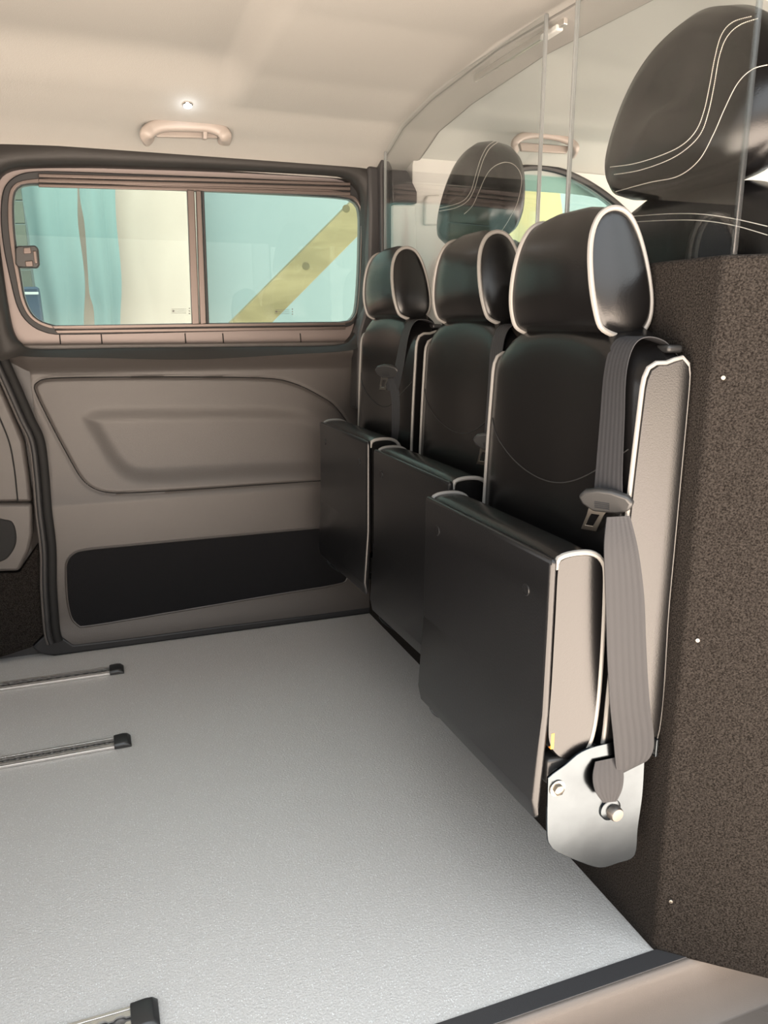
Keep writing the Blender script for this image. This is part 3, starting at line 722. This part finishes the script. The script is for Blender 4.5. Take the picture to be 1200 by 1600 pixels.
# ================================================================== CAB SEATS
def cab_seat(cx, cy, zb, zt_, hw_, label, stitch):
    s = empty('cab_seat', (cx+.2, cy, -.08), label, 'seat', 'black front cab seats')
    hh = zt_-zb
    out = [(-.55,0),(-.86,.06),(-1.0,.22),(-.98,.42),(-.86,.64),(-.66,.82),(-.38,.94),(0,1.0),(.38,.94),(.66,.82),(.86,.64),(.98,.42),(1.0,.22),(.86,.06),(.55,0),(0,-.02)]
    O = resample(catmull([Vector((0, a, b)) for a, b in out], 6, True), 96)
    loops = []
    for dx, k in ((-.066, .10), (-.066, .45), (-.062, .70), (-.050, .87), (-.030, .965), (0, 1.0), (.03, .97), (.05, .88), (.062, .65), (.066, .1)):
        loops.append([Vector((cx+dx+.03*(p.z-.5), cy+p.y*hw_*k, zb+hh*(.45+(p.z-.45)*k))) for p in O])
    mb = MB().loft(loops)
    bv = BVHTree.FromPolygons([tuple(v) for v in mb.v], mb.f)
    h = mb.build('headrest', 'leather', s, smooth=60)
    # backrest shoulders
    loops = []
    for z, ww, t in ((.3, .25, .06), (.6, .26, .07), (.9, .26, .07), (1.02, .25, .065), (1.10, .225, .06), (1.15, .18, .052), (1.175, .12, .04), (1.182, .05, .02)):
        z = z + (zb-1.22) + .045
        ring_ = []
        for k in range(48):
            a = 2*math.pi*k/48; ca, sa = math.cos(a), math.sin(a)
            ring_.append(Vector((cx+.03+.10*(1.15-z)+math.copysign(abs(ca)**.6, ca)*t, cy+math.copysign(abs(sa)**.6, sa)*ww, z)))
        loops.append(ring_)
    mb2 = MB().loft(loops); bv2 = BVHTree.FromPolygons([tuple(v) for v in mb2.v], mb2.f)
    bk = mb2.build('backrest', 'leather', s, smooth=60)
    for dy in (-.07, .07):
        MB().cyl((cx+.01, cy+dy, zb-.06), (cx, cy+dy, zb+.03), .007).build('headrest_post', 'chrome', s)
    MB().box((cx+.1, cy-.24, -.08), (cx+.62, cy+.24, .38)).build('seat_base', 'leather', s, bev=.05)
    # stitching, laid where it shows on the cover
    for which, line in stitch:
        b_ = bv if which == 'h' else bv2; par = h if which == 'h' else bk
        P = resample(catmull([Vector((x, y, 0)) for x, y in line], 8), 120, False); Q = []
        for p in P:
            hit = b_.ray_cast(Vector((0, 0, CZ)), ray(p.x, p.y).normalized())
            if hit[0]: Q.append(hit[0]+hit[1]*.0006*(1 if hit[1].dot(ray(p.x, p.y)) < 0 else -1))
        mb = MB()
        L = 0; cur = []; on = True; step = .0045 if hw_ > 0 else .004
        Q = [q for q in Q]
        for i in range(len(Q)-1):
            seglen = (Q[i+1]-Q[i]).length
            if seglen > .03: continue
            n = max(1, int(round(seglen/.0065)))
            for k in range(n):
                a_ = Q[i].lerp(Q[i+1], k/n); b2 = Q[i].lerp(Q[i+1], (k+.6)/n)
                mb.tube([a_, b2], .00065, 5)
        if mb.v: mb.build('stitching', 'thread', par)['label'] = 'white stitching'
def z2(pts): return [(600+x/2, y/2) for x, y in pts]
cab_seat(.955, 1.10, 1.215, 1.485, .185, 'large near black cab seat with white stitching, behind the nearer clear screen', [
    ('h', z2([(708,522),(780,512),(860,488),(930,455),(975,410),(1000,350),(1018,270),(1035,180),(1055,110),(1090,70),(1150,52)])),
    ('h', z2([(720,545),(800,532),(890,500),(950,462),(992,415),(1015,350),(1032,270),(1048,180),(1070,120),(1110,80),(1170,58)])),
    ('h', z2([(725,598),(830,570),(920,550),(985,500),(1030,420),(1065,340),(1105,262),(1150,218),(1200,203)])),
    ('b', z2([(780,676),(900,668),(1000,670),(1100,685),(1200,708)])),
    ('b', z2([(780,694),(900,688),(1000,690),(1100,706),(1200,735)]))])
def z4(pts): return [(600+x/4.615, 200+y/4.615) for x, y in pts]
cab_seat(1.010, 1.965, 1.215, 1.470, .175, 'smaller far black cab seat with stitched headrest, behind the farther clear screen', [
    ('h', z4([(390,580),(500,555),(580,520),(630,450),(665,330),(700,220),(750,130),(820,85)])),
    ('h', z4([(400,600),(520,575),(600,530),(650,450),(685,330),(722,220),(770,140),(860,80)])),
    ('h', z4([(580,620),(640,560),(690,450),(730,360),(780,290),(860,250),(930,262),(980,320),(990,400),(960,540),(900,660),(850,740)]))])

# ================================================================== GRAB HANDLES, LAMP
def handle(name, pathpx, y, yb, platepx, hookpx, label, r=.0155):
    P = catmull([PY(px, py, y if 0 < i < len(pathpx)-1 else yb) for i, (px, py) in enumerate(pathpx)], 8)
    c = sum(P, Vector())/len(P)
    g = empty(name, tuple(c), label, 'grab handle')
    mb = MB(); loops = []
    for i, p in enumerate(P):
        d = (P[min(i+1, len(P)-1)]-P[max(i-1, 0)]).normalized(); n_ = Vector((0, -1, 0)); n_ = (n_-d*n_.dot(d)).normalized(); b_ = d.cross(n_)
        loops.append([p+(n_*math.copysign(abs(math.cos(a))**.8, math.cos(a))*.8+b_*math.copysign(abs(math.sin(a))**.8, math.sin(a))*1.15)*r for a in [2*math.pi*k/16 for k in range(16)]])
    mb.loft(loops).build('grip', 'liner_plastic', g, smooth=60)
    MB().prism([PY(px, py, yb-.006) for px, py in platepx], 'y', (0, .012, 0)).build('back_plate', 'liner_plastic', g, bev=.003)
    if hookpx: MB().prism([PY(px, py, y-.004) for px, py in hookpx], 'y', (0, .02, 0)).build('coat_hook', 'liner_plastic', g, bev=.002)
    return g
handle('grab_handle', [(232,219),(229,210),(238,201),(258,195),(300,195),(328,197),(345,204),(352,213),(350,221)], 2.285, 2.315,
       [(238,203),(345,205),(340,216),(245,214)], [(317,202),(324,202),(324,217),(318,217)], 'beige grab handle with coat hook, above the sliding door window')
d = ray(850, 222).normalized(); t = .8
while t < 3:
    p = Vector((0, 0, CZ))+d*t
    if p.y > .9 and p.z > zceil(p.x, p.y)-.012: break
    t += .002
hyb = p.y
handle('grab_handle', [(806,236),(804,224),(815,214),(840,210),(870,214),(893,223),(900,232),(896,243)], hyb-.03, hyb,
       [(812,222),(890,228),(886,240),(815,236)], None, 'pale grab handle above the cab door, seen past the clear screens', .010)
# small round roof lamp
d = ray(293, 163)
t = .5
for _ in range(4000):
    p = Vector((0, 0, CZ))+d.normalized()*t
    if p.y > .9 and p.z > zceil(p.x, p.y)-.001: break
    t += .001
nl = Vector((0, -.38, -.92)).normalized()
lamp = empty('roof_lamp', tuple(p), 'small round lit lamp in the beige roof, above the grab handle', 'lamp')
MB().lathe(p-nl*.004, nl, [(0, .0125), (.007, .0125), (.009, .0105), (.007, .0095)], 28).build('bezel', 'chrome', lamp)
em = bpy.data.materials.new('led_lens'); em.use_nodes = True
eb = em.node_tree.nodes['Principled BSDF']; eb.inputs['Emission Color'].default_value = (.85, .95, 1, 1); eb.inputs['Emission Strength'].default_value = 40
M['led'] = em
MB().lathe(p-nl*.002, nl, [(0, .0094), (.006, .0094), (.0085, .006), (.009, .001)], 24).build('lens', 'led', lamp)
ld = bpy.data.lights.new('lamp_light', 'POINT'); ld.energy = .07; ld.color = (.85, .93, 1); ld.shadow_soft_size = .01
lo_ = bpy.data.objects.new('lamp_light', ld); COL.objects.link(lo_); lo_.parent = lamp; lo_.location = nl*.022

# ================================================================== FLOOR TRACKS
def track(y, xend, label, w_=.045):
    t_ = empty('floor_track', (xend-.5, y, 0), label, 'floor track', 'aluminium floor tracks')
    xa, xb = -1.4, xend-.016
    h = w_/2
    MB().box((xa, y-h, .0005), (xb, y+h, .003)).build('base', 'alu', t_, bev=.001)
    for sgn in (-1, 1):
        MB().box((xa, y+sgn*(h-.002)-.003, .002), (xb, y+sgn*(h-.002)+.003, .0075)).build('edge_rail', 'alu', t_, bev=.0008)
    # scalloped lips: necks and round pockets alternate
    pitch = .025; n = int((xb-xa)/pitch)
    for sgn in (-1, 1):
        inner = []; mb = MB()
        for i in range(n):
            cx = xb-.5*pitch-i*pitch
            for k in range(9):
                a = math.pi*k/8; inner.append((cx+.0095*math.cos(a), max(.0045, .0095*math.sin(a))))
        top = [Vector((x, y+sgn*iy, .0085)) for x, iy in inner]
        out_ = [Vector((x, y+sgn*.0145, .0085)) for x, iy in inner]
        m_ = len(top); v = top+out_+[p-Vector((0, 0, .003)) for p in top]+[p-Vector((0, 0, .006)) for p in out_]
        f = []
        for i in range(m_-1):
            f += [(i, i+1, m_+i+1, m_+i), (2*m_+i, 3*m_+i, 3*m_+i+1, 2*m_+i+1), (i, 2*m_+i, 2*m_+i+1, i+1), (m_+i, m_+i+1, 3*m_+i+1, 3*m_+i)]
        mb.add(v, f)
        mb.build('scalloped_rail', 'alu', t_, smooth=30)
    MB().box((xa, y-.010, .0028), (xb, y+.010, .0034)).build('slot', 'track_slot', t_)
    MB().loft([[Vector((x, y+yy*(h+.004), max(.0004, zz*hz))) for yy, zz in ((-1,0),(-1,.55),(-.85,.9),(-.55,1),(.55,1),(.85,.9),(1,.55),(1,0))] for x, hz in ((xb-.022, .0145), (xb, .0165), (xb+.010, .0150), (xb+.018, .006))]).build('end_cap', 'black_plastic', t_, bev=.0015)
for (px, py), lab in (((186,1048),'farthest aluminium floor track with black end cap, by the sliding door'), ((196,1160),'middle aluminium floor track with black end cap'), ((232,1590),'nearest aluminium floor track, its black end cap at the sill')):
    p = PZ(px, py, 0); track(p.y, .012, lab)

# ================================================================== OUTSIDE
G = 4.6
wl = MB().box((-2.5, G, -.6), (6.0, G+.05, 3.2)).build('painted_hoarding', 'teal', base=(0, G, -.6)); tag(wl, 'pale teal hoarding outside the sliding door window, behind the timber brace', 'hoarding')
gr = MB().box((-4, 2.75, -.65), (7, 6.5, -.6)).build('ground', 'cab_white'); struct(gr)
# plywood board
pb = MB().prism([PY(*q, 4.45) for q in ((110,240),(312,240),(335,1010),(140,1010))], 'y', (0, .02, 0)).build('plywood_board', 'ply', base=tuple(PY(220, 560, 4.45))); tag(pb, 'cream plywood board seen through the left sliding pane', 'board')
pb2 = [PY(*q, 4.35) for q in ((20,240),(60,240),(123,295),(122,310),(126,400),(132,440),(133,470),(130,560),(60,560))]
def sheet(name, edgeL, edgeR, y, m, label):
    """hanging sheet between two wavy edges, with soft vertical folds"""
    n = 40; L = resample(catmull([PY(*q, y) for q in edgeL], 8), n, False); R = resample(catmull([PY(*q, y) for q in edgeR], 8), n, False)
    cols = 40; v = []; f = []
    for side in (0, 1):
        for i in range(n):
            for k in range(cols):
                u = k/(cols-1); p = L[i].lerp(R[i], u); v.append(p+Vector((0, .008*math.sin(u*11+.6*math.sin(i*.12))-.003*math.exp(-((u-.62)/.02)**2)+side*.004, 0)))
    m_ = n*cols
    for i in range(n-1):
        for k in range(cols-1):
            a_ = i*cols+k; f += [(a_, a_+1, a_+cols+1, a_+cols), (m_+a_, m_+a_+cols, m_+a_+cols+1, m_+a_+1)]
    for i in range(n-1):
        for k in (0, cols-1): a_ = i*cols+k; f.append((a_, a_+cols, m_+a_+cols, m_+a_))
    for i in (0, n-1):
        for k in range(cols-1): a_ = i*cols+k; f.append((a_, m_+a_, m_+a_+1, a_+1))
    o = obj(name, v, f, m, None, 60, base=tuple((L[-1]+R[-1])/2)); tag(o, label, 'sheet', 'teal sheets outside the window'); return o
sheet('plastic_sheet', [(24,230),(32,290),(44,360),(54,440),(66,510),(72,580)], [(118,230),(121,300),(122,350),(130,410),(133,450),(131,500),(131,580)], 4.3, 'teal2', 'teal plastic sheet outside the window, hanging left of the narrow gap')
sheet('plastic_sheet', [(126,230),(124,300),(132,350),(137,420),(140,460),(147,490),(148,580)], [(181,230),(180,300),(182,350),(188,410),(190,450),(188,500),(188,580)], 4.3, 'teal2', 'teal plastic sheet outside the window, hanging between narrow gap and plywood')
# timber brace
a0, a1 = PY(392, 505, 3.9), PY(566, 330, 3.9)
dd = (a1-a0).normalized(); up_ = Vector((-dd.z, 0, dd.x)); a0 = a0-dd*((a0.z+.56)/dd.z); a1 = a1+dd*.9
# board face 26px wide either side -> real width
wv = .142
tm = MB().prism([a0-up_*wv*.5, a1-up_*wv*.5, a1+up_*wv*.5, a0+up_*wv*.5], 'y', (0, .06, 0)).build('timber_brace', 'timber', bev=.003, base=tuple(a0)); 
for kx, ky in ((478, 416), (541, 326)):
    kp = PY(kx, ky, 3.9); MB().lathe(kp, (0, -1, 0), [(-.004, .019), (.0015, .019), (.002, .015), (.0022, .006)], 20).build('knot', 'knot', tm)
tag(tm, 'diagonal yellow timber brace outside the right fixed pane', 'timber')
sh = MB()
for k in range(12): sh.box((-2.4, 5.2, .95+.11*k), (-.05, 5.23, 1.05+.11*k+.008))
# shed boards stand in front of the hoarding's left end
sp_ = [PY(*q, 4.25) for q in ((-60,240),(26,240),(64,560),(-60,560))]
shd = empty('shed', tuple(PY(0, 560, 4.25)), 'green-grey boarded shed side seen at the window\'s left edge', 'shed')
sb_ = MB()
for k in range(9):
    t0, t1 = k/9, (k+1)/9-.008
    sb_.prism([sp_[0].lerp(sp_[3], t0), sp_[1].lerp(sp_[2], t0), sp_[1].lerp(sp_[2], t1), sp_[0].lerp(sp_[3], t1)], 'y', (0, .03, 0))
sb_.build('boards', 'shed', shd, smooth=None)
bx_ = MB().prism([PY(*q, 4.0) for q in ((-40,448),(60,448),(75,560),(-40,560))], 'y', (0, .1, 0)).build('blue_bin', 'blue', bev=.01, base=tuple(PY(20, 560, 4.0))); tag(bx_, 'dark blue bin low at the left edge of the window', 'bin')
MB().prism([PY(*q, 3.99) for q in ((-40,456),(60,456),(60,460),(-40,460))], 'y', (0, .01, 0)).build('rim', 'alu', bx_)
yb_ = MB().prism([PY(*q, 4.2) for q in ((790,240),(868,240),(880,330),(870,800),(780,800))], 'y', (0, .05, 0)).build('yellow_board', 'leaf', bev=.01, base=tuple(PY(820, 470, 4.2))); tag(yb_, 'mottled yellow board outside the cab door window', 'board')
